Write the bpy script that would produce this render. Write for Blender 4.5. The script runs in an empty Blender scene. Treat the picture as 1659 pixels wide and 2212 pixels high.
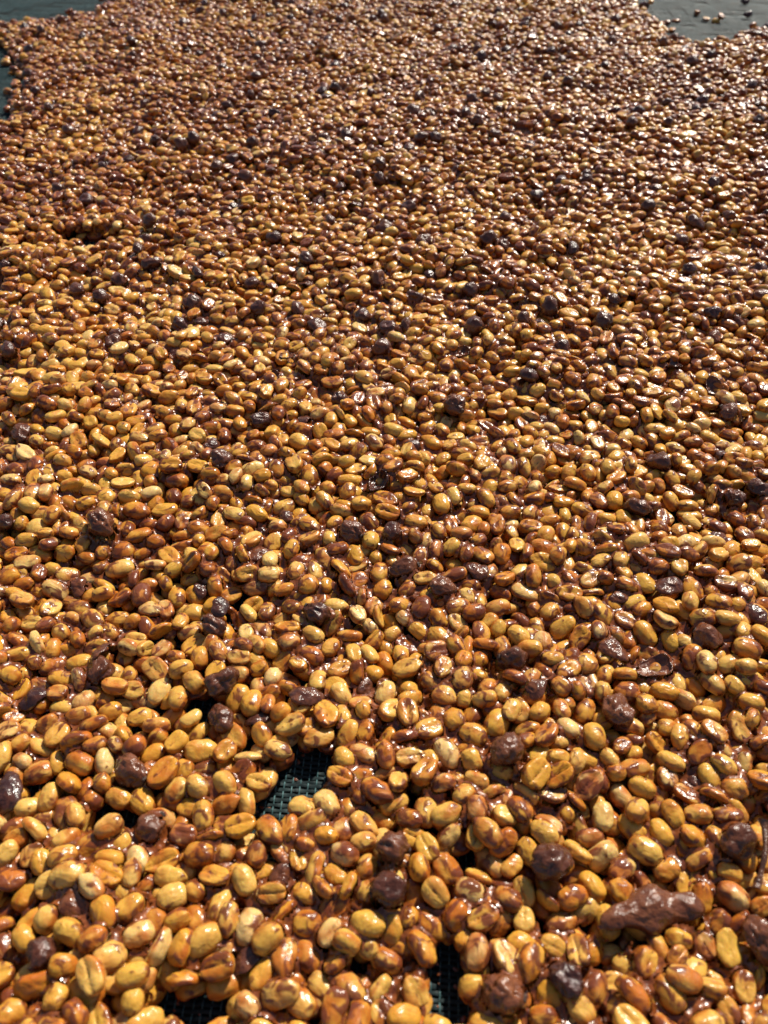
import bpy, bmesh, math, random
import numpy as np
from mathutils import Vector, Matrix, Euler, noise as mnoise

random.seed(7)
rng = np.random.default_rng(11)
S = bpy.context.scene
C = S.collection

# ------------------------------------------------------------------ camera
PITCH = math.radians(45.0)          # below the horizon
CAM_H = 0.260                       # metres above the net
FPX = 1725.0                        # focal length in pixels of a 1659 x 2212 picture
cam_data = bpy.data.cameras.new('camera')
cam = bpy.data.objects.new('camera', cam_data); C.objects.link(cam)
cam.location = (0, 0, CAM_H)
cam.rotation_euler = (math.pi/2 - PITCH, 0, 0)
cam_data.sensor_fit = 'VERTICAL'
cam_data.sensor_height = 36.0
cam_data.lens = 36.0*FPX/2212.0
cam_data.clip_start = 0.005
cam_data.clip_end = 500
cam_data.dof.use_dof = True
cam_data.dof.focus_distance = 0.36
cam_data.dof.aperture_fstop = cam_data.lens/1.9     # a phone lens: 1.9 mm opening
S.camera = cam

# ------------------------------------------------------------------ sky, sun, exposure
SUN_EL, SUN_AZ = math.radians(42), math.radians(30)   # azimuth to the right of straight ahead (+Y)
w = bpy.data.worlds.new('World'); S.world = w; w.use_nodes = True
wn = w.node_tree.nodes; wl = w.node_tree.links
sky = wn.new('ShaderNodeTexSky'); sky.sky_type = 'NISHITA'; sky.sun_disc = False
sky.sun_elevation = SUN_EL; sky.sun_rotation = SUN_AZ
wl.new(sky.outputs[0], wn['Background'].inputs[0]); wn['Background'].inputs[1].default_value = 0.066
sl = bpy.data.lights.new('sun', 'SUN'); sl.energy = 5.0; sl.angle = math.radians(0.53); sl.color = (1.0, 0.94, 0.82)
sun = bpy.data.objects.new('sun', sl); C.objects.link(sun)
sdir = Vector((math.sin(SUN_AZ)*math.cos(SUN_EL), math.cos(SUN_AZ)*math.cos(SUN_EL), math.sin(SUN_EL)))
sun.rotation_euler = sdir.to_track_quat('Z', 'Y').to_euler()
sun.location = (0.6, 1.0, 1.2)
S.view_settings.view_transform = 'Standard'; S.view_settings.look = 'None'
S.view_settings.exposure = 0.45; S.view_settings.gamma = 1.0
S.render.engine = 'CYCLES'
S.cycles.use_denoising = True
S.cycles.max_bounces = 6; S.cycles.diffuse_bounces = 4; S.cycles.glossy_bounces = 3
S.cycles.sample_clamp_indirect = 4.0; S.cycles.sample_clamp_direct = 9.0

# ------------------------------------------------------------------ helpers
SP, CP = math.sin(PITCH), math.cos(PITCH)
def pix2ground(px, py, z=0.008):
    """picture position (1659 x 2212) -> point on the level z"""
    u, v = (px - 829.5)/FPX, (py - 1106.0)/FPX
    d = (u, CP - v*SP, -SP - v*CP)
    t = (z - CAM_H)/d[2]
    return d[0]*t, d[1]*t
def project(x, y, z):
    zc = y*CP - (z - CAM_H)*SP
    yc = -y*SP - (z - CAM_H)*CP
    return 829.5 + FPX*x/zc, 1106.0 + FPX*yc/zc, zc
def obj(name, mesh, mat=None, parent=None):
    o = bpy.data.objects.new(name, mesh); C.objects.link(o)
    if mat and not mesh.materials: mesh.materials.append(mat)
    if parent: o.parent = parent
    return o
def tag(o, label=None, cat=None, group=None, kind=None):
    if label: o['label'] = label
    if cat: o['category'] = cat
    if group: o['group'] = group
    if kind: o['kind'] = kind
    return o
def mesh_from(name, V, F, smooth=True):
    m = bpy.data.meshes.new(name)
    m.from_pydata([tuple(v) for v in V], [], F)
    if smooth:
        m.polygons.foreach_set('use_smooth', [True]*len(m.polygons))
    m.update()
    return m
_ico = {}
def ico(n):
    if n not in _ico:
        b = bmesh.new(); bmesh.ops.create_icosphere(b, subdivisions=n, radius=1.0)
        V = np.array([v.co[:] for v in b.verts]); F = [[v.index for v in f.verts] for f in b.faces]
        b.free(); _ico[n] = (V, F)
    return _ico[n]
def vnoise(V, scale, off, oct=3):
    return np.array([mnoise.fractal(Vector(p)*scale + Vector(off), 1.0, 2.0, oct) for p in V])
def smooth(a, b, x):
    t = np.clip((x - a)/(b - a), 0, 1); return t*t*(3 - 2*t)

# ------------------------------------------------------------------ materials
class NT:
    def __init__(s, name):
        s.m = bpy.data.materials.new(name); s.m.use_nodes = True
        s.n = s.m.node_tree.nodes; s.l = s.m.node_tree.links; s.b = s.n['Principled BSDF']
    def put(s, sock, v):
        if isinstance(v, bpy.types.NodeSocket): s.l.new(v, sock)
        elif v is not None: sock.default_value = v
    def math(s, op, a, b=None, c=None, clamp=False):
        n = s.n.new('ShaderNodeMath'); n.operation = op; n.use_clamp = clamp
        for i, v in enumerate((a, b, c)): s.put(n.inputs[i], v)
        return n.outputs[0]
    def vmath(s, op, a, b=None):
        n = s.n.new('ShaderNodeVectorMath'); n.operation = op
        s.put(n.inputs[0], a)
        if b is not None: s.put(n.inputs['Scale'] if op == 'SCALE' else n.inputs[1], b)
        return n.outputs[0]
    def noise(s, vec, scale, detail=2.0, rough=0.5, dist=0.0):
        n = s.n.new('ShaderNodeTexNoise'); s.put(n.inputs['Vector'], vec)
        n.inputs['Scale'].default_value = scale; n.inputs['Detail'].default_value = detail
        n.inputs['Roughness'].default_value = rough; n.inputs['Distortion'].default_value = dist
        return n.outputs['Fac']
    def attr(s, name, kind='GEOMETRY'):
        n = s.n.new('ShaderNodeAttribute'); n.attribute_name = name; n.attribute_type = kind
        return n.outputs['Fac']
    def mix(s, f, a, b):
        n = s.n.new('ShaderNodeMix'); n.data_type = 'RGBA'
        s.put(n.inputs[0], f); s.put(n.inputs[6], a); s.put(n.inputs[7], b)
        return n.outputs[2]
    def ramp(s, f, stops, interp='LINEAR'):
        n = s.n.new('ShaderNodeValToRGB'); s.put(n.inputs[0], f); e = n.color_ramp.elements
        n.color_ramp.interpolation = interp
        while len(e) < len(stops): e.new(0.5)
        for el, (p, c) in zip(e, stops): el.position = p; el.color = (*c, 1)
        return n.outputs[0]
    def step(s, x, lo, hi):
        n = s.n.new('ShaderNodeMapRange'); n.interpolation_type = 'SMOOTHSTEP'
        s.put(n.inputs[0], x); s.put(n.inputs[1], lo); s.put(n.inputs[2], hi)
        return n.outputs[0]
    def bump(s, h, strength, dist, normal=None):
        n = s.n.new('ShaderNodeBump'); s.put(n.inputs['Height'], h)
        n.inputs['Strength'].default_value = strength; n.inputs['Distance'].default_value = dist
        if normal is not None: s.l.new(normal, n.inputs['Normal'])
        return n.outputs[0]
    def local(s):
        """position on the thing in millimetres, shifted by its own seed"""
        t = s.n.new('ShaderNodeTexCoord')
        mm = s.vmath('SCALE', t.outputs['Object'], 1000.0)
        c = s.n.new('ShaderNodeCombineXYZ'); sd = s.attr('seed', 'INSTANCER')
        for i, k in enumerate((371.0, 713.0, 137.0)): s.l.new(s.math('MULTIPLY', sd, k), c.inputs[i])
        return s.vmath('ADD', mm, c.outputs[0]), sd

def bean_material():
    t = NT('sticky_parchment'); P, sd = t.local(); syr = t.attr('syrup', 'INSTANCER'); gro = t.attr('groove'); rim = t.attr('rim')
    hue = t.math('FRACT', t.math('MULTIPLY', sd, 17.31))
    dry = t.ramp(hue, [(0, (0.63, 0.36, 0.070)), (0.2, (0.61, 0.31, 0.040)), (0.4, (0.67, 0.42, 0.105)), (0.58, (0.62, 0.36, 0.060)),
                       (0.74, (0.58, 0.27, 0.028)), (0.88, (0.68, 0.45, 0.13)), (1.0, (0.71, 0.50, 0.20))])
    # thin honey film: soft amber clouds; thick syrup: red brown patches with a wet edge
    P2 = t.vmath('MULTIPLY', P, (0.82, 1.05, 1.05))
    nf = t.math('ADD', t.noise(P2, 0.17, 1.5, 0.5, 0.4), t.math('MULTIPLY_ADD', rim, 0.24, -0.06))
    film = t.step(t.math('ADD', nf, t.math('MULTIPLY_ADD', syr, 0.5, -0.25)), 0.27, 0.66)
    amber = t.mix(t.math('MULTIPLY_ADD', film, 0.76, 0.12), dry, (0.38, 0.092, 0.009, 1))
    vein = t.noise(P, 0.7, 1, 0.5, 0.6)
    amber = t.mix(t.math('MULTIPLY', t.step(vein, 0.52, 0.85), 0.4), amber, (0.29, 0.066, 0.007, 1))
    nt = t.noise(P2, 0.25, 2, 0.5, 0.7)
    lvl = t.math('ADD', nt, t.math('ADD', t.math('MULTIPLY_ADD', syr, 0.36, -0.205), t.math('ADD', t.math('MULTIPLY', gro, 0.12), t.math('MULTIPLY', rim, 0.09))))
    thick = t.step(lvl, 0.483, 0.62)
    col = t.mix(t.math('MULTIPLY', thick, 0.93), amber, (0.140, 0.033, 0.013, 1))
    t.put(t.b.inputs['Base Color'], col)
    t.put(t.b.inputs['Roughness'], t.math('MULTIPLY_ADD', thick, -0.10, 0.40))
    t.b.inputs['IOR'].default_value = 1.46; t.b.inputs['Specular IOR Level'].default_value = 0.16
    wetn = t.step(t.noise(P, 0.19, 2, 0.5), 0.40, 0.60)
    t.put(t.b.inputs['Coat Weight'], t.math('MULTIPLY_ADD', thick, 0.3, t.math('MULTIPLY_ADD', wetn, 0.45, 0.28)))
    t.b.inputs['Coat Roughness'].default_value = 0.155
    t.b.inputs['Subsurface Weight'].default_value = 0.4; t.b.inputs['Subsurface Scale'].default_value = 0.0012
    t.b.inputs['Subsurface Radius'].default_value = (1.0, 0.38, 0.08)
    t.b.inputs['Coat IOR'].default_value = 1.40
    h1 = t.bump(lvl, 0.25, 0.003)
    fine = t.noise(P, 0.75, 3, 0.6, 0.3)
    h2 = t.bump(fine, 0.16, 0.0010, h1)
    t.l.new(h2, t.b.inputs['Normal']); t.l.new(h2, t.b.inputs['Coat Normal'])
    return t.m
def cherry_material():
    t = NT('dried_cherry_skin'); P, sd = t.local(); syr = t.attr('syrup', 'INSTANCER')
    n1 = t.noise(P, 0.22, 4, 0.6, 0.5)
    base = t.mix(syr, (0.046, 0.015, 0.010, 1), (0.140, 0.042, 0.017, 1))
    col = t.mix(t.step(n1, 0.40, 0.68), base, t.mix(syr, (0.085, 0.024, 0.014, 1), (0.21, 0.072, 0.028, 1)))
    t.put(t.b.inputs['Base Color'], col)
    n2 = t.noise(P, 0.5, 3, 0.6)
    t.put(t.b.inputs['Roughness'], t.math('MULTIPLY_ADD', n2, 0.30, 0.12))
    t.b.inputs['Coat Weight'].default_value = 0.5; t.b.inputs['Coat Roughness'].default_value = 0.13; t.b.inputs['Specular IOR Level'].default_value = 0.25
    h = t.bump(n1, 0.35, 0.0035); h = t.bump(t.noise(P, 0.9, 4, 0.65, 0.6), 0.2, 0.0010, h)
    t.l.new(h, t.b.inputs['Normal']); t.l.new(h, t.b.inputs['Coat Normal'])
    return t.m
def skin_material():
    t = NT('torn_cherry_skin'); P, sd = t.local(); syr = t.attr('syrup', 'INSTANCER')
    n1 = t.noise(P, 0.3, 4, 0.6, 0.5)
    col = t.mix(t.step(n1, 0.40, 0.66), t.mix(syr, (0.042, 0.016, 0.013, 1), (0.11, 0.032, 0.015, 1)),
                t.mix(syr, (0.085, 0.028, 0.018, 1), (0.23, 0.072, 0.022, 1)))
    t.put(t.b.inputs['Base Color'], col)
    t.b.inputs['Roughness'].default_value = 0.22
    t.b.inputs['Coat Weight'].default_value = 0.5; t.b.inputs['Coat Roughness'].default_value = 0.13; t.b.inputs['Specular IOR Level'].default_value = 0.25
    h = t.bump(t.noise(P, 0.5, 3, 0.55, 0.8), 0.35, 0.0016)
    t.l.new(h, t.b.inputs['Normal']); t.l.new(h, t.b.inputs['Coat Normal'])
    return t.m
def syrup_material():
    t = NT('thick_syrup'); P, sd = t.local()
    col = t.ramp(t.noise(P, 0.4, 2), [(0.35, (0.105, 0.026, 0.009)), (0.7, (0.26, 0.070, 0.012))])
    t.put(t.b.inputs['Base Color'], col)
    t.b.inputs['Roughness'].default_value = 0.3
    t.b.inputs['Coat Weight'].default_value = 0.55; t.b.inputs['Coat Roughness'].default_value = 0.14; t.b.inputs['Specular IOR Level'].default_value = 0.25
    h = t.bump(t.noise(P, 0.8, 2), 0.3, 0.0012); t.l.new(h, t.b.inputs['Normal'])
    return t.m
def simple_material(name, stops, scale, rough, bump=0.0, coat=0.0):
    t = NT(name); tc = t.n.new('ShaderNodeTexCoord'); P = t.vmath('SCALE', tc.outputs['Object'], 1000.0)
    n = t.noise(P, scale, 4, 0.6)
    t.put(t.b.inputs['Base Color'], t.ramp(n, stops)); t.b.inputs['Roughness'].default_value = rough
    t.b.inputs['Coat Weight'].default_value = coat
    if bump: t.l.new(t.bump(t.noise(P, scale*2.5, 3), bump, 0.002), t.b.inputs['Normal'])
    return t.m
M_BEAN, M_CHERRY, M_SKIN, M_SYRUP = bean_material(), cherry_material(), skin_material(), syrup_material()
M_STEM = simple_material('brown_stalk', [(0.3, (0.06, 0.022, 0.012)), (0.7, (0.16, 0.06, 0.025))], 0.5, 0.3, 0.4, 0.4)
M_SCAR = simple_material('stalk_scar', [(0.3, (0.03, 0.013, 0.01)), (0.7, (0.10, 0.05, 0.03))], 1.2, 0.5, 0.5)
M_SOIL = simple_material('dark_soil', [(0.3, (0.018, 0.016, 0.014)), (0.7, (0.05, 0.045, 0.04))], 0.02, 0.95, 0.5)
def net_material(name, lo, hi, rough, spec):
    t = NT(name); g = t.n.new('ShaderNodeNewGeometry'); P = t.vmath('SCALE', g.outputs['Position'], 1000.0)
    col = t.ramp(t.noise(P, 0.11, 6, 0.75), [(0.36, lo), (0.64, hi)])
    dirt = t.step(t.noise(P, 0.035, 5, 0.7, 0.6), 0.56, 0.72)
    col = t.mix(t.math('MULTIPLY', dirt, 0.55), col, (0.060, 0.028, 0.018, 1))
    t.put(t.b.inputs['Base Color'], col)
    t.put(t.b.inputs['Roughness'], t.math('MULTIPLY_ADD', t.noise(P, 0.3, 3), 0.3, rough - 0.15))
    t.b.inputs['Specular IOR Level'].default_value = spec
    return t.m
M_NET = net_material('black_plastic_tape', (0.011, 0.018, 0.019), (0.025, 0.041, 0.043), 0.55, 0.10)
M_FIL = net_material('net_filament', (0.046, 0.105, 0.110), (0.095, 0.185, 0.190), 0.34, 0.14)

# ------------------------------------------------------------------ instancing helper (stuff only)
def instancer(name, pts, rots, scls, variant, seeds, syrup, protos):
    """one object whose points carry copies of the proto meshes"""
    col = bpy.data.collections.new(name + '_shapes')
    for i, m in enumerate(protos):
        o = bpy.data.objects.new('%s_shape_%02d' % (name, i), m); col.objects.link(o)
    me = bpy.data.meshes.new(name); me.from_pydata([tuple(p) for p in pts], [], [])
    def add(an, ty, data, key='value'):
        a = me.attributes.new(an, ty, 'POINT'); a.data.foreach_set(key, np.asarray(data).ravel())
    add('rot', 'FLOAT_VECTOR', np.asarray(rots, dtype=np.float32), 'vector')
    add('scl', 'FLOAT_VECTOR', np.asarray(scls, dtype=np.float32), 'vector')
    add('variant', 'INT', np.asarray(variant, dtype=np.int32))
    add('seed', 'FLOAT', np.asarray(seeds, dtype=np.float32))
    add('syrup', 'FLOAT', np.asarray(syrup, dtype=np.float32))
    o = bpy.data.objects.new(name, me); C.objects.link(o)
    g = bpy.data.node_groups.new(name, 'GeometryNodeTree')
    g.interface.new_socket('Geometry', in_out='INPUT', socket_type='NodeSocketGeometry')
    g.interface.new_socket('Geometry', in_out='OUTPUT', socket_type='NodeSocketGeometry')
    N, L = g.nodes, g.links
    gi, go = N.new('NodeGroupInput'), N.new('NodeGroupOutput')
    ci = N.new('GeometryNodeCollectionInfo'); ci.inputs['Collection'].default_value = col
    ci.inputs['Separate Children'].default_value = True; ci.inputs['Reset Children'].default_value = True
    iop = N.new('GeometryNodeInstanceOnPoints'); iop.inputs['Pick Instance'].default_value = True
    def na(an, ty):
        n = N.new('GeometryNodeInputNamedAttribute'); n.data_type = ty; n.inputs[0].default_value = an
        return n.outputs['Attribute']
    e2r = N.new('FunctionNodeEulerToRotation'); L.new(na('rot', 'FLOAT_VECTOR'), e2r.inputs[0])
    L.new(gi.outputs[0], iop.inputs['Points']); L.new(ci.outputs[0], iop.inputs['Instance'])
    L.new(na('variant', 'INT'), iop.inputs['Instance Index'])
    L.new(e2r.outputs[0], iop.inputs['Rotation']); L.new(na('scl', 'FLOAT_VECTOR'), iop.inputs['Scale'])
    L.new(iop.outputs[0], go.inputs[0])
    md = o.modifiers.new('copies', 'NODES'); md.node_group = g
    return o

# ------------------------------------------------------------------ ground and net
gm = mesh_from('ground', [(-60, -60, -0.012), (60, -60, -0.012), (60, 60, -0.012), (-60, 60, -0.012)], [[0, 1, 2, 3]], False)
tag(obj('ground', gm, M_SOIL), kind='structure')

def net_tile():
    """10 flat cross tapes woven with 7 round filaments; seamless; top of the net at z = 0"""
    PT, PF = 0.0018, 0.0027
    W, Lh = 7*PF, 10*PT
    V, F, mi = [], [], []
    for r in range(10):
        y0 = (r + 0.5)*PT; ns = 42
        for i in range(ns + 1):
            x = W*i/ns
            z = -0.0006 + 0.00022*math.cos(math.pi*(x/PF) + math.pi*r)*(1 if True else 0)
            hw = 0.00060 + 0.00009*math.sin(2*math.pi*(i/ns*3 + r*0.37))
            tl = 0.00010*math.sin(2*math.pi*(i/ns + r*0.23))
            for dy, dz in ((-hw, -0.00006), (0, 0.00012), (hw, -0.00006)):
                V.append((x, y0 + dy, z + dz + tl*dy/hw))
        b = len(V) - 3*(ns + 1)
        for i in range(ns):
            for k in (0, 1):
                a = b + 3*i + k
                F.append([a, a + 3, a + 4, a + 1]); mi.append(0)
    for c in range(7):
        x0 = (c + 0.5)*PF; ns = 40; R = 0.00020
        for i in range(ns + 1):
            y = Lh*i/ns
            z = -0.0006 - 0.00030*math.cos(math.pi*(y/PT - 0.5) + math.pi*(c + 0.5) + math.pi/2)
            for k in range(6):
                a = 2*math.pi*k/6
                V.append((x0 + R*1.2*math.cos(a), y, z + R*math.sin(a)))
        b = len(V) - 6*(ns + 1)
        for i in range(ns):
            for k in range(6):
                F.append([b + 6*i + k, b + 6*i + (k + 1) % 6, b + 6*i + 6 + (k + 1) % 6, b + 6*i + 6 + k]); mi.append(1)
    m = mesh_from('net_tile', V, F)
    m.materials.append(M_NET); m.materials.append(M_FIL)
    m.polygons.foreach_set('material_index', mi)
    return m, W, Lh
tile, TW, TL = net_tile()
YAW = math.radians(-3.5)
pts, rr = [], []
for i in range(-100, 100):
    for j in range(-35, 165):
        x, y = i*TW, j*TL
        pts.append((x*math.cos(YAW) - y*math.sin(YAW), x*math.sin(YAW) + y*math.cos(YAW), -0.0002 - 0.0003*math.sin(x*70 + 2*math.sin(y*23)))); rr.append((0.05*math.sin(y*95 + 3*math.sin(x*31)) + 0.03*math.sin(y*41 + x*60), 0.04*math.sin(x*83 + 2.5*math.sin(y*37)), YAW))
n = len(pts)
net_root = tag(bpy.data.objects.new('drying_net', None), 'black woven plastic shade net spread flat beneath all the beans', 'net'); C.objects.link(net_root)
net = instancer('woven_tapes', pts, rr, [(1, 1, 1)]*n, [0]*n, [0]*n, [0]*n, [tile])
net.parent = net_root; net['kind'] = 'stuff'

# ------------------------------------------------------------------ shapes of beans, cherries, skins
def bean_mesh(k, level):
    r = np.random.default_rng(100 + k)
    U, F = ico(level)
    U = U/((np.abs(U)**2.35).sum(1)**(1/2.35))[:, None]           # plumper than an ellipsoid
    a = r.uniform(4.5, 5.5); b = r.uniform(3.5, 4.0); ct = r.uniform(2.9, 3.5); cb = r.uniform(1.5, 2.0)
    pea = k % 8 in (3, 5)
    if pea: a, b, ct, cb = r.uniform(4.2, 4.7), r.uniform(3.2, 3.6), 3.2, 2.7
    thin = k % 7 == 4                                             # a flat, shrunken bean
    if thin: ct, cb = ct*0.66, cb*0.7
    x, y, z = U[:, 0], U[:, 1], U[:, 2]
    pw = r.uniform(0.90, 1.0)
    sx = np.sign(x)*np.abs(x)**pw*a*(1 + 0.04*r.standard_normal())
    taper = 1 + r.uniform(-0.10, 0.10)*x                          # one end blunter
    sy = y*b*taper*(1 - r.uniform(0.0, 0.08)*x*x)
    up = np.clip(z, 0, 1); dn = np.clip(-z, 0, 1)
    kf = 1.4 if pea else 2.6
    flat = np.tanh(kf*dn)/math.tanh(kf)
    inner = np.sqrt(np.clip(1 - x*x - y*y, 0, 1))
    wig = r.uniform(-0.09, 0.09)*np.sin(2.6*x) + r.uniform(-0.03, 0.03)*np.sin(9*x + r.uniform(0, 6)) + r.uniform(-0.05, 0.05)
    gr = np.exp(-((y - wig)/(r.uniform(0.035, 0.07) if not pea else 0.05))**2)*smooth(0.02, 0.35, dn)*(1 - 0.5*np.abs(x)**3)
    lobes = r.uniform(0.10, 0.24)*np.abs(np.sin(math.pi*np.clip(np.abs(y - wig), 0, 1)))*inner
    sz = up*ct*(1 - 0.05*y*y) - cb*flat*(1 + (0 if pea else 1)*lobes) + gr*(r.uniform(0.6, 1.0) if not pea else 0.7)
    sz = sz + (r.uniform(-0.3, 0.3)*x*x)                          # slightly bowed
    V = np.stack([sx, sy, sz], 1)
    d = vnoise(V, 0.22, r.uniform(-50, 50, 3), 2)*(0.6 if k % 5 == 1 or thin else 0.34) + vnoise(V, 0.6, r.uniform(-50, 50, 3), 2)*0.13
    if k % 4 == 2:                                                # a pinched tip
        tip = smooth(0.72, 1.0, x); V[:, 0] += tip*0.9; V[:, 1] *= 1 - 0.35*tip
    V = V + U*d[:, None]
    V[:, 2] -= (ct - cb)*0.5
    m = mesh_from('coffee_bean', V*0.001, F)
    at = m.attributes.new('groove', 'FLOAT', 'POINT'); at.data.foreach_set('value', gr.astype(np.float32))
    at = m.attributes.new('rim', 'FLOAT', 'POINT'); at.data.foreach_set('value', np.exp(-((z + 0.05)/0.34)**2).astype(np.float32))
    m.materials.append(M_BEAN)
    return m, (a*1.0e-3, b*1.0e-3, (ct + cb)*0.5e-3)
NB = 30
bean_hi = [bean_mesh(k, 4) for k in range(NB)]
bean_lo = [bean_mesh(k, 3) for k in range(NB)]
BAX = np.array([b[1] for b in bean_hi])

def cherry_mesh(k, level):
    r = np.random.default_rng(300 + k)
    U, F = ico(level)
    a, b, c = r.uniform(5.6, 7.4), r.uniform(4.9, 5.9), r.uniform(4.3, 5.7)
    V = U*np.array([a, b, c])
    off = r.uniform(-50, 50, 3)
    lump = vnoise(V, 0.13, off, 2)*r.uniform(1.2, 2.6)
    P = V*np.array([0.14, 0.36, 0.36])
    wr = vnoise(P, 1.0, off + 9, 3)
    wr = -np.abs(wr)*r.uniform(0.6, 2.3)
    fine = -np.abs(vnoise(V, 0.45, off + 4, 3))*r.uniform(0.15, 0.8)
    ax = np.arccos(np.clip(U[:, 0], -1, 1))
    nav = -0.8*np.exp(-(ax/0.16)**2) + 0.35*np.exp(-((ax - 0.34)/0.10)**2)
    dent = np.zeros(len(U))
    for _ in range(3):
        dv = r.standard_normal(3); dv /= np.linalg.norm(dv)
        dent -= r.uniform(0.4, 2.0)*np.exp(-(np.arccos(np.clip(U @ dv, -1, 1))/r.uniform(0.35, 0.75))**2)
    V = V + U*(lump + wr + fine + nav + dent)[:, None]
    if k % 5 == 3: V[:, 2] *= 0.72                                 # half dried and sunken
    m = mesh_from('coffee_cherry', V*0.001, F); m.materials.append(M_CHERRY)
    return m, (a*1e-3, b*1e-3, c*1e-3*(0.72 if k % 5 == 3 else 1))
NCH = 15
cherry_hi = [cherry_mesh(k, 4) for k in range(NCH)]
cherry_lo = [cherry_mesh(k, 3) for k in range(NCH)]

def scar_mesh():
    V, F, n = [(0, 0, 0)], [], 14
    for rr_, xx in ((0.55, 0.10), (0.95, 0.28), (1.2, 0.05), (1.25, -0.6)):
        for i in range(n):
            a = 2*math.pi*i/n
            V.append((xx + 0.07*math.sin(5*a), rr_*math.cos(a)*(1 + 0.12*math.sin(3*a)), rr_*math.sin(a)))
    for i in range(n): F.append([0, 1 + i, 1 + (i + 1) % n])
    for q in range(3):
        for i in range(n):
            F.append([1 + q*n + i, 1 + (q + 1)*n + i, 1 + (q + 1)*n + (i + 1) % n, 1 + q*n + (i + 1) % n])
    m = mesh_from('stem_scar', np.array(V)*0.001, F); m.materials.append(M_SCAR); return m
SCAR = scar_mesh()

def skin_mesh(k):
    """a torn, curled and crumpled piece of cherry skin with real thickness"""
    r = np.random.default_rng(500 + k); NR, NA = 12, 40
    a, b, c = r.uniform(5.4, 7.0), r.uniform(4.0, 5.4), r.uniform(1.8, 3.2)
    reach = r.uniform(1.25, 1.9); off = r.uniform(-50, 50, 3)
    outer = []
    for j in range(NR + 1):
        for i in range(NA):
            th = 2*math.pi*i/NA
            rag = 1 + 0.42*mnoise.fractal(Vector((1.3*math.cos(th), 1.3*math.sin(th), 0)) + Vector(off), 1, 2, 3)
            ph = reach*rag*(j + 0.02)/NR
            p = Vector((a*math.sin(ph)*math.cos(th), b*math.sin(ph)*math.sin(th), c*math.cos(ph)))
            d = 1.7*mnoise.noise(p*0.17 + Vector(off)) - 0.9*abs(mnoise.noise(p*0.33 - Vector(off)))
            p = p + p.normalized()*d
            p.z += 0.05*p.x*p.y*(1 if k % 2 else -1)
            outer.append(p)
    n = len(outer); V = [tuple(p) for p in outer]
    for p in outer:
        q = p - p.normalized()*0.45 if p.length > 0 else p
        V.append(tuple(q))
    F = []
    for j in range(NR):
        for i in range(NA):
            q = [j*NA + i, j*NA + (i + 1) % NA, (j + 1)*NA + (i + 1) % NA, (j + 1)*NA + i]
            F.append(q[::-1]); F.append([v + n for v in q])
    for i in range(NA):
        q = [NR*NA + i, NR*NA + (i + 1) % NA]
        F.append([q[1], q[0], q[0] + n, q[1] + n])
    F.append(list(range(NA))); F.append([n + i for i in range(NA)][::-1])
    V = np.array(V)*0.001; V[:, 2] -= (V[:, 2].max() + V[:, 2].min())/2
    m = mesh_from('skin_fragment', V, F); m.materials.append(M_SKIN)
    return m, (a*1e-3, b*1e-3, np.ptp(V[:, 2])/2)
NSK = 8
skins = [skin_mesh(k) for k in range(NSK)]

# ------------------------------------------------------------------ how deep the bed lies where
CELL = 0.001
X0, X1, Y0, Y1 = -0.62, 0.62, -0.03, 1.32
NX, NY = int((X1 - X0)/CELL), int((Y1 - Y0)/CELL)
GX = X0 + (np.arange(NX) + 0.5)*CELL; GY = Y0 + (np.arange(NY) + 0.5)*CELL
XX, YY = np.meshgrid(GX, GY)                       # [row = y, col = x]
def field(cell, seed):
    r = np.random.default_rng(seed)
    gx, gy = int((X1 - X0)/cell) + 3, int((Y1 - Y0)/cell) + 3
    g = r.standard_normal((gy, gx))
    u = (XX - X0)/cell; v = (YY - Y0)/cell
    iu = u.astype(int); iv = v.astype(int); fu = u - iu; fv = v - iv
    fu = fu*fu*(3 - 2*fu); fv = fv*fv*(3 - 2*fv)
    return (g[iv, iu]*(1 - fu)*(1 - fv) + g[iv, iu + 1]*fu*(1 - fv) + g[iv + 1, iu]*(1 - fu)*fv + g[iv + 1, iu + 1]*fu*fv)
T = 0.0090 + 0.0022*field(0.028, 1) + 0.0013*field(0.014, 2) + 0.0019*field(0.075, 3)
T += 0.0015*smooth(0.2, 0.5, YY) - 0.0022*smooth(0.7, 1.0, YY)
ZC = YY*CP + CAM_H*SP
outside = np.abs(XX) > 0.482*ZC + 0.095 + 0.006*field(0.02, 9)
UU = 829.5 + FPX*XX/ZC; VV = 1106 + FPX*(-YY*SP + CAM_H*CP)/ZC
ZT = YY*CP + (CAM_H - 0.009)*SP; UT = 829.5 + FPX*XX/ZT; VT = 1106 + FPX*(-YY*SP + (CAM_H - 0.009)*CP)/ZT   # the same at the top of the bed
holes = [(655, 1690, 72, 52), (585, 1765, 30, 26), (440, 1545, 34, 20), (255, 1780, 48, 18), (400, 2190, 92, 27),
         (965, 2110, 36, 48), (980, 2195, 42, 30), (1000, 1868, 34, 26), (890, 1742, 14, 34), 
         (195, 533, 62, 13), (62, 556, 16, 14), (1640, 318, 26, 8), (100, 402, 26, 7),
         (1640, 1455, 18, 14)]
wob = 1 + 0.22*field(0.011, 5)
hole_map = np.zeros_like(T, dtype=bool)
for hx, hy, rx, ry in holes:
    q = ((UU - hx)/(rx*wob))**2 + ((VV - hy)/(ry*wob))**2
    T = np.where(q < 1, 0, np.where(q < 1.9, np.minimum(T, 0.0058), T)); hole_map |= q < 1
def below(poly):                                       # picture y of a border line at every cell
    return np.interp(UT, [p[0] for p in poly], [p[1] for p in poly])
jag = 7*field(0.016, 8)
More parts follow.
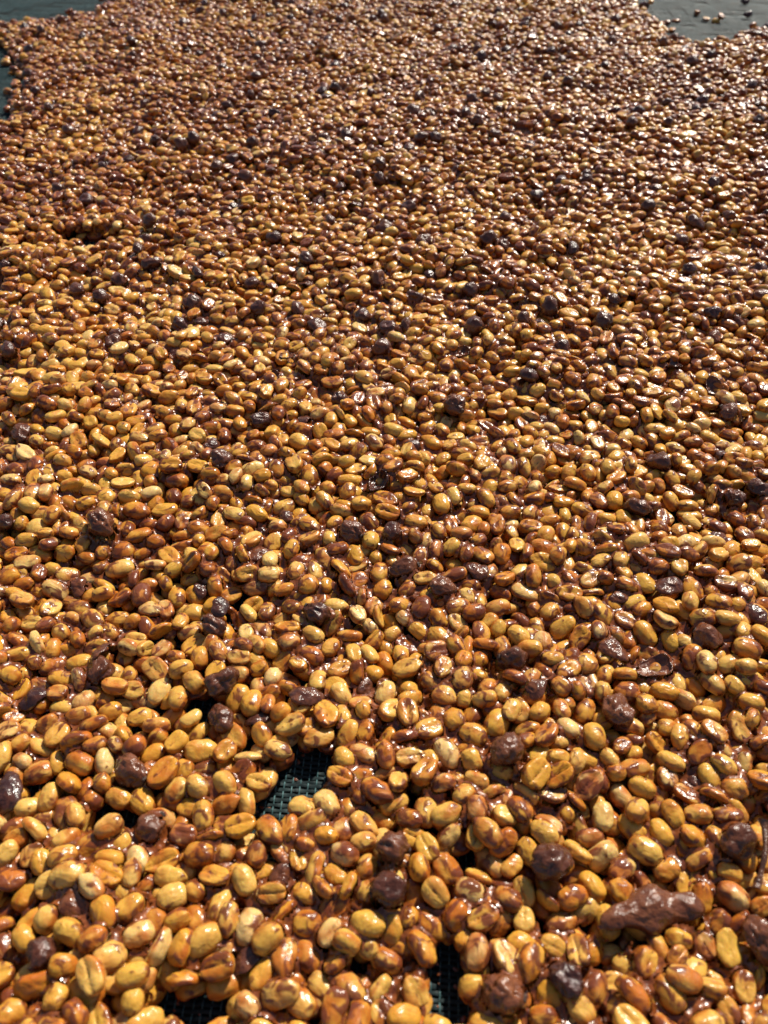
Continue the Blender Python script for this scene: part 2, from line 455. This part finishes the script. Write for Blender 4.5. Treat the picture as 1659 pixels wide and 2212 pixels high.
bare = VT < below([(-900, 60), (0, 42), (60, 36), (120, 40), (150, 28), (198, 20), (225, 2), (260, -14), (400, -30), (1330, -30), (1382, 2), (1420, 40), (1455, 74), (1520, 84), (1570, 86), (1600, 62), (1640, 56), (1700, 70), (2500, 60)]) + jag*0.35
left_edge = np.interp(VT, [60, 92, 104, 118, 130, 150, 172, 190, 212, 226, 245, 266, 280], [-60, 8, 16, 30, 34, 62, 44, 28, 22, 18, 30, -20, -90])
bare |= (UT < left_edge + jag*0.35) & (VT > 40) & (VT < 285)
T[bare] = 0; hole_map |= bare
edge = bare.copy(); inner = bare.copy()
for _ in range(14):
    inner = inner & np.roll(inner, 1, 0) & np.roll(inner, -1, 0) & np.roll(inner, 1, 1) & np.roll(inner, -1, 1)
for _ in range(3):                                     # the bed thins out to one layer along its rim
    e = edge.copy()
    for sh in (4,):
        e[sh:] |= edge[:-sh]; e[:-sh] |= edge[sh:]; e[:, sh:] |= edge[:, :-sh]; e[:, :-sh] |= edge[:, sh:]
    edge = e
T = np.where(edge, np.minimum(T, 0.0062), T)
T = np.where(hole_map | outside, 0, np.where(T > -1, np.clip(T, 0.0058, 0.0175), T))

# ------------------------------------------------------------------ packing: drop every piece onto what lies below
BIG = np.zeros((NY, NX), dtype=bool)
H = np.zeros((NY, NX)); OWN = np.full((NY, NX), -1, dtype=np.int32)
items = []                                             # dicts: kind, pos, R, scale, variant
HP = 8
offs = (np.arange(-HP, HP + 1))*CELL
OX, OY = np.meshgrid(offs, offs)
def rot_batch(yaw, tilt, tdir, flip):
    """rotation matrices: flip/roll about the long axis, tilt about a level axis, then yaw"""
    K = len(yaw); cz, sz = np.cos(yaw), np.sin(yaw)
    Rz = np.zeros((K, 3, 3)); Rz[:, 0, 0] = cz; Rz[:, 0, 1] = -sz; Rz[:, 1, 0] = sz; Rz[:, 1, 1] = cz; Rz[:, 2, 2] = 1
    cr, sr = np.cos(flip), np.sin(flip)
    Rx = np.zeros((K, 3, 3)); Rx[:, 0, 0] = 1; Rx[:, 1, 1] = cr; Rx[:, 1, 2] = -sr; Rx[:, 2, 1] = sr; Rx[:, 2, 2] = cr
    ax = np.stack([np.cos(tdir), np.sin(tdir), np.zeros(K)], 1); c, s = np.cos(tilt), np.sin(tilt)
    Kx = np.zeros((K, 3, 3)); Kx[:, 0, 2] = ax[:, 1]; Kx[:, 1, 2] = -ax[:, 0]; Kx[:, 2, 0] = -ax[:, 1]; Kx[:, 2, 1] = ax[:, 0]
    Rt = np.eye(3)[None] + s[:, None, None]*Kx + (1 - c)[:, None, None]*(Kx @ Kx)
    return Rt @ Rz @ Rx
def drop(kind, x, y, axes, variant, scale, rolls, tiltmax, spread, K=12, sink=0.0004, zmax=None, force=False):
    cx = np.clip(x + rng.uniform(-spread, spread, K), X0 + 0.012, X1 - 0.012)
    cy = np.clip(y + rng.uniform(-spread, spread, K), Y0 + 0.012, Y1 - 0.012)
    R = rot_batch(rng.uniform(0, 2*math.pi, K), np.abs(rng.normal(0, tiltmax, K)), rng.uniform(0, 2*math.pi, K), rolls[rng.integers(0, len(rolls), K)] + rng.normal(0, 0.22, K))
    A = np.array(axes)*scale
    Q = R @ (np.diag(1/A**2)[None] @ np.transpose(R, (0, 2, 1)))
    ix = ((cx - X0)/CELL).astype(int); iy = ((cy - Y0)/CELL).astype(int)
    rows = iy[:, None, None] + np.arange(-HP, HP + 1)[None, :, None]; cols = ix[:, None, None] + np.arange(-HP, HP + 1)[None, None, :]
    rows = np.clip(rows, 0, NY - 1); cols = np.clip(cols, 0, NX - 1)
    hp = H[rows, cols]
    q = lambda i, j: Q[:, i, j][:, None, None]
    B = q(0, 2)*OX + q(1, 2)*OY
    Cc = q(0, 0)*OX**2 + 2*q(0, 1)*OX*OY + q(1, 1)*OY**2 - 1
    disc = B*B - q(2, 2)*Cc; ok = disc > 0
    sq = np.sqrt(np.clip(disc, 0, None)); lo = (-B - sq)/q(2, 2)
    need = np.where(ok, hp - lo, -1).max(axis=(1, 2)) - sink
    if kind == 'bean':                                   # keep the gaps open, do not ride on the cherries
        over = (hole_map[rows, cols] & ok).sum(axis=(1, 2))/np.maximum(ok.sum(axis=(1, 2)), 1)
        tc = T[iy, ix]; pen = np.where(tc < 0.003, 0.02, 0) + np.where(over > 0.13, 0.02, 0)
        pen = pen + np.where((BIG[rows, cols] & ok).sum(axis=(1, 2)) > 0.30*ok.sum(axis=(1, 2)), 0.012, 0)
    else: pen = 0
    sc = need + pen; k = int(np.argmin(sc))
    if not force and zmax is not None and sc[k] > zmax: return None
    z = need[k]; up = (-B[k] + sq[k])/Q[k, 2, 2] + z
    r0, c0 = rows[k, :, :], cols[k, :, :]
    win = ok[k] & (up > H[r0, c0])
    idx = len(items)
    Hs = H[r0, c0]; Hs = np.where(win, up, Hs)
    ow = OWN[r0, c0]; ow = np.where(win, idx, ow)
    r1, c1 = iy[k] - HP, ix[k] - HP
    H[r1:r1 + 2*HP + 1, c1:c1 + 2*HP + 1] = Hs; OWN[r1:r1 + 2*HP + 1, c1:c1 + 2*HP + 1] = ow
    # grid position of the patch centre
    px, py = GX[ix[k]], GY[iy[k]]
    items.append(dict(kind=kind, pos=np.array([px, py, z]), R=R[k], scale=scale, variant=variant, axes=A))
    return idx
ROLL_ANY = np.array([0, 0, 0, 0, 0, math.pi, math.pi, 0.9, -0.9])
ROLL_EDGE = np.array([1.35, -1.35, 1.7])
def bean_pass(spacing, frac, seed):
    r = np.random.default_rng(seed)
    xs = np.arange(X0 + 0.012, X1 - 0.012, spacing); ys = np.arange(Y0 + 0.012, Y1 - 0.012, spacing)
    P = np.stack(np.meshgrid(xs, ys), -1).reshape(-1, 2); P = P + r.uniform(-0.5, 0.5, P.shape)*spacing
    ii = np.clip(((P[:, 0] - X0)/CELL).astype(int), 0, NX - 1); jj = np.clip(((P[:, 1] - Y0)/CELL).astype(int), 0, NY - 1)
    P = P[T[jj, ii] > 0.003]; r.shuffle(P)
    for x, y in P:
        i, j = int((x - X0)/CELL), int((y - Y0)/CELL)
        t = T[j, i]*frac
        if t - H[j, i] < 0.0028 or (OWN[j, i] >= 0 and OWN[j, i] in big_set): continue
        v = int(r.integers(0, NB)); s = float(np.clip(r.normal(0.95, 0.085), 0.72, 1.16))
        edge = r.random() < 0.10
        drop('bean', x, y, BAX[v]*0.97, v, s, ROLL_EDGE if edge else ROLL_ANY, 0.30, 0.0036, 9, zmax=t + 0.0012)
big_set = set()
bean_pass(0.0058, 0.55, 21)

# dark cherries (picture x, y, tone 0 = purple black .. 1 = brown, size) and torn skins where the photograph shows them
CH = [(285, 1668, .75, 1.05), (483, 1474, .35, 1.0), (315, 1796, .6, .92), (1080, 1655, .6, 1.05), (1185, 1868, .3, 1.12), (1342, 1562, .85, 1.02),
      (1105, 1450, .4, .98), (1525, 1402, .75, .98), (1579, 1826, .45, .95), (1318, 1998, 2.0, 1.0), (1395, 1982, 2.0, .95), (1468, 1970, 2.0, .9),
      (1230, 2128, .0, .92), (845, 1936, .1, .9), (845, 1858, .55, .9), (1640, 2035, .7, 1.0), (1094, 2166, .95, 1.0), (95, 2090, .15, .75),
      (485, 1560, .45, .9), (220, 1446, .5, .85), (222, 1148, .6, 1.05), (677, 1326, .15, .88), (470, 1362, .55, .85), (755, 1158, .7, .95),
      (840, 1158, .1, .8), (880, 1236, .65, .95), (950, 1284, .75, .9), (560, 915, .1, .98), (740, 870, .25, .85), (485, 1020, .35, .98),
      (975, 890, .6, 1.05), (1135, 830, .05, .92), (1425, 1002, .35, 1.12), (1572, 897, .55, .95), (1380, 1118, .6, 1.02), (1640, 1062, .2, .95),
      (1592, 1085, .3, .85), (390, 716, .3, .9), (243, 755, .4, .9), (690, 710, .4, .95), (835, 722, .2, .95), (874, 716, .5, .9), (815, 616, .6, .95),
      (1187, 682, .3, 1.08), (1300, 706, .25, 1.05), (1125, 708, .3, .85), (1215, 757, .3, .8), (1330, 660, .2, .8), (565, 675, .2, .9), (430, 604, .05, 1.0),
      (255, 606, .45, .95), (175, 628, .45, .98), (50, 952, .5, .98), (190, 440, .2, .95), (395, 470, .35, .85), (718, 482, .35, .8), (690, 345, .3, .85),
      (1500, 492, .3, 1.05), (1466, 528, .45, 1.1), (1640, 588, .2, .9), (420, 317, .3, .9), (800, 206, .2, .85), (555, 172, .4, .85), (945, 320, .3, .95),
      (1160, 430, .1, .9), (1400, 462, .1, .95), (1535, 420, .2, .9), (505, 355, .3, .95), (470, 378, .45, .9), (590, 383, .4, .8), (745, 310, .2, .85),
      (430, 700, .2, .85), (1265, 385, .15, .8), (1140, 330, .15, .85), (925, 262, .2, .85), (1000, 262, .2, .8), (1075, 245, .3, .8), (1190, 118, .1, .9),
      (1330, 250, .2, .9), (1385, 248, .1, .9), (1440, 236, .25, .9), (1300, 150, .1, .85), (1250, 70, .1, .85), (60, 190, .05, .9), (82, 208, .2, .85),
      (105, 245, .3, .85), (560, 130, .2, .8), (290, 140, .3, .8), (670, 40, .2, .85), (540, 215, .3, .8), (15, 590, .1, .9), (20, 770, .2, .9), (330, 500, .3, .9)]
SK = [(80, 1508, .0, 1.05, 0), (15, 1702, .0, 1.1, 0), (1398, 1440, .8, 1.1, 1), (1320, 1420, .7, .95, 0), (560, 1545, .25, .9, 0), (665, 1516, .4, .95, 0),
      (160, 1256, .7, .95, 0), (470, 1330, .0, .75, 0), (825, 1052, .1, 1.25, 1), (1450, 1283, .4, .95, 0), (1629, 1335, .2, 1.0, 0), (885, 962, .0, .9, 0),
      (472, 732, .35, 1.15, 0), (990, 762, .9, .85, 1), (660, 612, .3, .9, 0), (930, 606, .0, .95, 0), (1160, 710, .3, .8, 0), (250, 722, .4, .9, 0),
      (1040, 1240, .6, .85, 0), (565, 1203, .7, .8, 0), (1545, 1168, .5, .9, 0), (985, 400, .9, .9, 1), (620, 1120, .5, .7, 0), (1330, 1300, .5, .75, 0),
      (510, 440, .2, .9, 0), (1450, 800, .1, .9, 1), (1180, 900, .2, .8, 0), (210, 1420, .5, .8, 0), (540, 2085, .4, .85, 0), (800, 1475, .4, .7, 0),
      (170, 1960, .8, .8, 0), (620, 1880, .5, .7, 0), (1500, 1690, .3, .8, 0), (1150, 1500, .5, .85, 0)]
r = np.random.default_rng(77)
def far_spots(n, dens_seed, ymax_px, dmin):
    out = []
    while len(out) < n:
        x, y = r.uniform(X0 + 0.02, X1 - 0.02), r.uniform(0.1, Y1 - 0.02)
        px, py, zc = project(x, y, 0.008)
        j, i = int((y - Y0)/CELL), int((x - X0)/CELL)
        if T[j, i] < 0.006 or not (-120 < px < 1780 and -60 < py < ymax_px): continue
        if any((x - q[0])**2 + (y - q[1])**2 < dmin**2 for q in taken): continue
        taken.append((x, y)); out.append((x, y))
    return out
taken = [pix2ground(c[0], c[1]) for c in CH] + [pix2ground(c[0], c[1]) for c in SK]
cherry_spots = [(*pix2ground(c[0], c[1]), c[2], c[3], True) for c in CH]
cherry_spots += [(x, y, float(r.beta(1.3, 2.6)), float(r.uniform(.82, 1.08)), False) for x, y in far_spots(175, 0, 780, 0.016)]
cherry_spots += [(x, y, float(r.beta(1.3, 2.0)), float(r.uniform(.7, .88)), False) for x, y in far_spots(4, 0, 2300, 0.016)]
skin_spots = [(*pix2ground(c[0], c[1]), c[2], c[3], c[4], True) for c in SK]
skin_spots += [(x, y, float(r.beta(1.2, 1.8)), float(r.uniform(.6, .95)), int(r.random() < .15), False) for x, y in far_spots(150, 0, 1000, 0.012)]
skin_spots += [(x, y, float(r.beta(1.4, 1.4)), float(r.uniform(.5, .8)), int(r.random() < .08), False) for x, y in far_spots(26, 0, 2250, 0.012)]
far_bean = -1.0
def put_cherry(x, y, tone, sc, known):
    v = int(r.integers(0, NCH)); ax = cherry_hi[v][1]
    k = drop('cherry', x, y, ax, v, sc*0.98, np.array([0, 1.5, 3.0, 4.5]), 0.4, 0.0016 if known else 0.004, 6, sink=0.0016, force=True)
    items[k]['tone'] = tone; big_set.add(k)
def put_skin(x, y, tone, sc, up_, known):
    v = int(r.integers(0, NSK)); ax = np.array(skins[v][1])*np.array([0.95, 0.95, 0.85])
    k = drop('skin', x, y, ax, v, sc, np.array([math.pi]) if up_ else np.array([0.0]), 0.35, 0.0016 if known else 0.004, 8, sink=0.0010, force=True)
    items[k]['tone'] = tone; big_set.add(k)
for c in cherry_spots:
    if c[1] <= far_bean: put_cherry(*c)
for c in skin_spots:
    if c[1] <= far_bean: put_skin(*c)
BIG |= np.isin(OWN, np.array(sorted(big_set)))
bean_pass(0.0056, 0.8, 22)
for c in cherry_spots:
    if c[1] > far_bean: put_cherry(*c)
for c in skin_spots:
    if c[1] > far_bean: put_skin(*c)
BIG |= np.isin(OWN, np.array(sorted(big_set)))
bean_pass(0.0058, 1.0, 23)
bean_pass(0.0058, 1.0, 24)
bean_pass(0.0050, 1.0, 25)
bean_pass(0.0048, 1.0, 26)
# a few strays on the bare net
for px, py in [(2268/1.507, 41/1.507), (2302/1.507, 57/1.507), (2328/1.507, 63/1.507), (2340/1.507, 62/1.507), (2205/1.507, 62/1.507), (1440, 47)]:
    x, y = pix2ground(px, py, 0.003)
    v = int(r.integers(0, NB)); drop('bean', x, y, BAX[v]*.97, v, 1.0, ROLL_ANY, 0.15, 0.001, 6, force=True)
rim_j, rim_i = np.nonzero(bare & ~inner & (H < 0.0005) & (UT > -10) & (UT < 1670) & (VT > -20) & (VT < 300))
for q_ in r.choice(len(rim_j), 26, replace=False):
    v = int(r.integers(0, NB)); drop('bean', GX[rim_i[q_]], GY[rim_j[q_]], BAX[v]*.97, v, .95, ROLL_ANY, 0.15, 0.001, 4, force=True)
for px, py, tn in [(2437/1.507, 42/1.507, .0), (2497/1.507, 80/1.507, .0), (2425/1.507, 0, .05)]:
    x, y = pix2ground(px, py, 0.005)
    k = drop('cherry', x, y, cherry_hi[0][1], 0, .82, np.array([0.0]), 0.3, 0.001, 6, force=True); items[k]['tone'] = tn; big_set.add(k)
print('items', len(items), 'beans', sum(i['kind'] == 'bean' for i in items))

# ------------------------------------------------------------------ colour of each piece, what shows of it
cov = np.bincount(OWN[OWN >= 0].ravel(), minlength=len(items))
syr_f = 0.07*field(0.05, 31) + 0.04*field(0.15, 32)
for k, it in enumerate(items):
    x, y, z = it['pos']; it['euler'] = Matrix(it['R'].tolist()).to_euler()
    it['seed'] = float(rng.random()); it['cov'] = int(cov[k])
    px, py, zc = project(x, y, z); it['px'], it['py'], it['zc'] = px, py, zc
    if it['kind'] == 'bean':
        j, i = int((y - Y0)/CELL), int((x - X0)/CELL)
        it['syrup'] = float(np.clip(0.44 + 0.17*float(smooth(0.25, 0.75, y)) + syr_f[j, i] + rng.normal(0, 0.17), 0.02, 1.0))
    else: it['syrup'] = it['tone']
    it['inview'] = -25 < px < 1684 and -25 < py < 2237
beans = [i for i in items if i['kind'] == 'bean']
vis = sorted([b for b in beans if b['inview'] and b['cov'] > 22], key=lambda b: -b['cov']/b['zc']**2)
hero = sorted(vis, key=lambda b: b['zc'])[:330]
hero = sorted(hero, key=lambda b: -b['cov']/b['zc']**2)[:300]
hid = {id(b) for b in hero}
rest = [b for b in beans if id(b) not in hid]

# ------------------------------------------------------------------ single things: cherries, skins, stalk, the nearest 300 beans
def place(o, it):
    o.location = it['pos']; o.rotation_euler = it['euler']; s = it['scale']; o.scale = (s, s, s)
    o['seed'] = it['seed']; o['syrup'] = it['syrup']
pulp_its = [i for i in items if i.get('tone') == 2.0]
cherries = [i for i in items if i['kind'] == 'cherry' and i['tone'] <= 1]; skin_its = [i for i in items if i['kind'] == 'skin']
CPOS = np.array([c['pos'] for c in cherries]); SPOS = np.array([c['pos'] for c in skin_its])
def near_what(it):
    d = np.linalg.norm(CPOS - it['pos'], axis=1); d[d < 1e-6] = 9
    if d.min() < 0.0125: return 'cherry', cherries[int(d.argmin())]
    d = np.linalg.norm(SPOS - it['pos'], axis=1); d[d < 1e-6] = 9
    if d.min() < 0.0115: return 'skin', skin_its[int(d.argmin())]
    x, y, _ = it['pos']; j, i = int((y - Y0)/CELL), int((x - X0)/CELL); q = 9
    if hole_map[max(0, j - q):j + q, max(0, i - q):i + q].any(): return 'gap', None
    return None, None
def tone_word(t): return 'purple-black' if t < .2 else 'dark plum' if t < .42 else 'dark brown' if t < .66 else 'chocolate brown'
def short(l): return ' '.join(l.split()[:16])
def where(it):
    x, y, z = it['pos']; j, i = int((y - Y0)/CELL), int((x - X0)/CELL)
    if z < 0.0075: return 'low against the net'
    if z > 0.0125: return 'perched on beans'
    return 'half sunk among beans'
for it in cherries:
    near = it['zc'] < 0.42
    if near:
        o = obj('coffee_cherry', None); place(o, it)
        s = obj('skin', cherry_hi[it['variant']][0], None, o); s['seed'] = it['seed']; s['syrup'] = it['syrup']
        s = obj('stem_scar', SCAR, None, o); s.location = (cherry_hi[it['variant']][1][0]*0.93, 0, 0)
    else:
        o = obj('coffee_cherry', cherry_lo[it['variant']][0]); place(o, it)
    form = ('smooth', 'wrinkled', 'lumpy', 'sunken', 'rough', 'creased', 'ridged', 'puckered', 'dented', 'long', 'round', 'knobbly', 'pinched', 'flattened', 'uneven')[it['variant']]
    size = 'large' if it['scale'] > .98 else 'small' if it['scale'] < .84 else 'medium'
    w, other = near_what(it)
    lab = '%s %s %s whole cherry %s' % (size, form, tone_word(it['tone']), where(it))
    if w == 'cherry': lab += ' beside %s one' % tone_word(other['tone'])
    elif w == 'skin': lab += ' beside torn skin'
    elif w == 'gap': lab += ' by bare net'
    tag(o, lab, 'cherry', 'dark whole cherries left among the beans')
for it in skin_its:
    o = obj('skin_fragment', skins[it['variant']][0]); place(o, it)
    upd = it['R'][2, 2]
    form = ('crumpled', 'curled', 'folded', 'ragged', 'cupped', 'twisted', 'puckered', 'torn')[it['variant']]
    size = 'large' if it['scale'] > .93 else 'small' if it['scale'] < .7 else 'medium'
    w, other = near_what(it)
    lab = '%s %s %s cherry skin, hollow %s, %s' % (size, form, tone_word(it['tone']), 'up' if upd < 0 else 'down', where(it))
    if w == 'cherry': lab += ' beside a cherry'
    tag(o, lab, 'cherry skin', 'torn pieces of cherry skin among the beans')

def pulp_mass():
    U, F = ico(5); p = [i['pos'] for i in pulp_its]; c = p[1].copy(); V = []
    for u in U:
        t = u[0]*1.15; q = p[1] + (p[2] - p[0])*0.5*t + (p[0] + p[2] - 2*p[1])*0.2*t*t
        rad = 0.0054*(1 - 0.10*t*t) + 0.0011*math.cos(6.0*t + 0.6)
        d = Vector((u[0]*0.25, u[1], u[2])); ln = max(1e-6, math.sqrt(u[1]**2 + u[2]**2))
        b = np.array([u[0]*0.003, u[1]*rad*1.05, u[2]*rad*0.80])
        g = Vector((q + b)*1000)
        k = 1.3*mnoise.noise(g*0.16) - 1.3*abs(mnoise.noise(g*0.26 + Vector((7, 3, 1)))) + 0.3*mnoise.noise(g*0.8)
        V.append(q + b + np.array([0, u[1], u[2]])*k*0.001 - c)
    o = obj('crushed_cherry', mesh_from('crushed_cherry', V, F), M_CHERRY); o.location = c; o['seed'] = 0.37; o['syrup'] = 0.7
    tag(o, 'long flattened glossy smear of chocolate brown crushed cherry pulp', 'cherry pulp')
pulp_mass()
for it in sorted(hero, key=lambda b: b['zc']):
    o = obj('coffee_bean', bean_hi[it['variant']][0]); place(o, it)
    upd = it['R'][2, 2]
    side = 'rounded back up' if upd > .6 else 'grooved flat side up' if upd < -.6 else 'standing on its edge'
    lean = abs(it['R'][2, 0])
    if lean > .55: side = side.replace('standing on its edge', 'on edge') + ', one end raised'
    coat = 'pale gold' if it['syrup'] < .28 else 'golden' if it['syrup'] < .46 else 'mottled amber' if it['syrup'] < .66 else 'brown syrup-coated'
    vs = it['variant']
    ax = BAX[vs]*it['scale']*1000
    form = 'peaberry' if vs % 8 in (3, 5) else 'pointed bean' if vs % 4 == 2 else 'long bean' if ax[0]/ax[1] > 1.43 else 'short bean' if ax[0]/ax[1] < 1.28 else 'oval bean'
    size = 'big ' if it['scale'] > 1.03 else 'small ' if it['scale'] < .87 else ''
    w, other = near_what(it)
    nb = {'cherry': 'touching %s cherry' % (tone_word(other['tone']) if other else ''), 'skin': 'against a torn skin', 'gap': 'at the edge of bare net', None: 'among other beans'}[w]
    if w is None and it['pos'][2] > 0.0095: nb = 'lying on top of other beans'
    tag(o, '%s%s %s, %s, %s' % (size, coat, form, side, nb), 'coffee bean', 'sticky coffee beans in the front of the bed')

def stalk():
    x0, y0 = pix2ground(1628, 1925, 0.010); x1, y1 = pix2ground(1645, 1775, 0.016)
    A, B = Vector((x0, y0, 0.0125)), Vector((x1, y1, 0.0170)); n, V, F = 14, [], []
    for i in range(n + 1):
        t = i/n; p = A.lerp(B, t) + Vector((0.0012*math.sin(3*t), 0, 0.0016*math.sin(math.pi*t)))
        rad = 0.00085 + 0.0011*max(0, t - .84)/.16 + 0.0004*max(0, .15 - t)/.15 + 0.00012*math.sin(19*t)
        d = (B - A).normalized(); sx = d.cross(Vector((0, 0, 1))).normalized(); sy = sx.cross(d)
        for k in range(10):
            a = 2*math.pi*k/10; V.append(p + sx*math.cos(a)*rad*(1 + .1*math.sin(3*a + i)) + sy*math.sin(a)*rad)
    for i in range(n):
        for k in range(10): F.append([i*10 + k, i*10 + (k + 1) % 10, i*10 + 10 + (k + 1) % 10, i*10 + 10 + k])
    F.append(list(range(10))); F.append(list(range(n*10, n*10 + 10))[::-1])
    c = sum(V, Vector())/len(V)
    o = obj('cherry_stalk', mesh_from('cherry_stalk', [v - c for v in V], F), M_STEM); o.location = c
    tag(o, 'thin brown cherry stalk lying across the beans beside a cherry', 'stalk')
stalk()

# ------------------------------------------------------------------ all the other beans, and the syrup that glues them
o = instancer('coffee_bean_bed', [b['pos'] for b in rest], [tuple(b['euler']) for b in rest], [(b['scale'],)*3 for b in rest],
              [b['variant'] for b in rest], [b['seed'] for b in rest], [b['syrup'] for b in rest], [m for m, _ in bean_lo])
tag(o, 'wide bed of honey-coloured sticky coffee beans drying on the net', 'coffee beans', kind='stuff')

U, F = ico(3)
def blob_mesh(k):
    V = U*(1 + 0.22*vnoise(U, 1.3, (k*7.1, 3, 5), 2))[:, None]
    m = mesh_from('syrup_blob', V*0.001, F); m.materials.append(M_SYRUP); return m
blobs = [blob_mesh(k) for k in range(5)]
# a height map of the real shapes at half a millimetre; where narrow crevices stay between neighbours, syrup bridges them
VB = [np.array([v.co[:] for v in m.vertices]) for m, _ in bean_hi]
VC = [np.array([v.co[:] for v in m.vertices]) for m, _ in cherry_hi]
VS = [np.array([v.co[:] for v in m.vertices]) for m, _ in skins]
VF = {'bean': VB, 'cherry': VC, 'skin': VS}
VL = {'bean': [np.array([v.co[:] for v in m.vertices]) for m, _ in bean_lo], 'cherry': [np.array([v.co[:] for v in m.vertices]) for m, _ in cherry_lo], 'skin': VS}
def shifted(A, dj, di, fill):
    B = np.full_like(A, fill); h, w_ = A.shape
    B[max(0, dj):h + min(0, dj), max(0, di):w_ + min(0, di)] = A[max(0, -dj):h + min(0, -dj), max(0, -di):w_ + min(0, -di)]
    return B
def morph(A, rad, sign, D):
    out = A.copy()
    for dj in range(-rad, rad + 1):
        for di in range(-rad, rad + 1):
            d2 = dj*dj + di*di
            if 0 < d2 <= rad*rad + 1:
                para = (rad*1.15 - math.sqrt(max(0.0, (rad*1.15)**2 - d2)))*D     # round underside, like a ball rolled over the bed
                out = np.maximum(out, shifted(A, dj, di, 0) - para) if sign > 0 else np.minimum(out, shifted(A, dj, di, 1) + para)
    return out
def blur(A):
    for ax in (0, 1): A = 0.25*np.roll(A, 1, ax) + 0.5*A + 0.25*np.roll(A, -1, ax)
    return A
def crevices(D, GX0, GX1, GY0, GY1, rad, fine):
    nx, ny = int((GX1 - GX0)/D), int((GY1 - GY0)/D)
    top = np.zeros((ny, nx))
    for it in items:
        x, y, z = it['pos']
        if it['cov'] < 4 or not (GX0 - .01 < x < GX1 + .01 and GY0 - .01 < y < GY1 + .01) or abs(x) > 0.49*it['zc'] + 0.02: continue
        V = (VF if fine else VL)[it['kind']][it['variant']] @ it['R'].T*it['scale'] + it['pos']
        ii = ((V[:, 0] - GX0)/D).astype(int); jj = ((V[:, 1] - GY0)/D).astype(int)
        m = (ii >= 0) & (ii < nx) & (jj >= 0) & (jj < ny)
        np.maximum.at(top, (jj[m], ii[m]), V[m, 2])
    top = np.maximum(top, blur(top))
    cl = morph(morph(top, rad, 1, D), rad, -1, D)
    gj, gi = np.mgrid[0:ny, 0:nx]
    fx, fy = GX0 + (gi + .5)*D, GY0 + (gj + .5)*D
    fj = np.clip(((fy - Y0)/CELL).astype(int), 0, NY - 1); fi = np.clip(((fx - X0)/CELL).astype(int), 0, NX - 1)
    patch = (0.9*field(0.009, 41) + 0.8*field(0.022, 42))[fj, fi]
    surf = blur(cl) - 0.00105 + 0.0006*np.clip(patch, -1.6, 0.8)
    surf = np.minimum(surf, top + 0.0034)
    keep = (surf > top - 0.0004) & (top > 0.0012) & (patch > -0.3) & (np.abs(fx) < 0.49*(fy*CP + CAM_H*SP) + 0.02)
    wet = keep & (surf > top)
    near_wet = wet.copy()
    for a_ in (-1, 0, 1):
        for b_ in (-1, 0, 1): near_wet |= shifted(wet, a_, b_, False)
    keep &= near_wet
    q = keep[:-1, :-1] & keep[1:, :-1] & keep[:-1, 1:] & keep[1:, 1:]
    idx = -np.ones((ny, nx), dtype=np.int64)
    used = np.zeros((ny, nx), dtype=bool)
    used[:-1, :-1] |= q; used[1:, :-1] |= q; used[:-1, 1:] |= q; used[1:, 1:] |= q
    idx[used] = np.arange(used.sum())
    SV = np.stack([fx[used], fy[used], surf[used]], 1).astype(np.float32)
    SF = np.stack([idx[:-1, :-1][q], idx[:-1, 1:][q], idx[1:, 1:][q], idx[1:, :-1][q]], 1).astype(np.int32)
    return SV, SF
SV, SF = crevices(0.0005, -0.30, 0.30, 0.0, 0.45, 4, True)
SV2, SF2 = crevices(0.0009, -0.56, 0.56, 0.4505, 1.10, 2, False)
SF = np.concatenate([SF, SF2 + len(SV)]); SV = np.concatenate([SV, SV2])
me = bpy.data.meshes.new('syrup'); nf = len(SF)
me.vertices.add(len(SV)); me.vertices.foreach_set('co', SV.ravel())
me.loops.add(nf*4); me.loops.foreach_set('vertex_index', SF.ravel())
me.polygons.add(nf); me.polygons.foreach_set('loop_start', np.arange(0, nf*4, 4, dtype=np.int32))
me.update(calc_edges=True); me.polygons.foreach_set('use_smooth', np.ones(nf, dtype=bool)); me.validate()
print('syrup faces', nf)
o = obj('syrup', me, M_SYRUP); o['seed'] = 0.3
tag(o, 'brown sticky syrup gluing the beans together in the crevices', 'syrup', kind='stuff')
bp, br, bs = [], [], []
for k_ in range(2300):                                   # drops and smears on the bare net
    px, py = rng.uniform(-20, 1680), (rng.uniform(1300, 2230) if k_ < 1500 else rng.uniform(-10, 300)); x, y = pix2ground(px, py, 0)
    j, i = int((y - Y0)/CELL), int((x - X0)/CELL)
    if not (0 <= j < NY - 1 and 0 <= i < NX - 1) or H[j, i] > 0.001: continue
    s = rng.uniform(0.15, 0.75)
    bp.append(np.array([x, y, -0.0002])); br.append((0, 0, rng.uniform(0, 6))); bs.append((s*1.5, s, s*0.35))
n = len(bp)
o = instancer('syrup_drops', bp, br, bs, rng.integers(0, 5, n), rng.random(n), [0.5]*n, blobs)
tag(o, 'small brown syrup drops stuck on the bare net', 'syrup', kind='stuff')
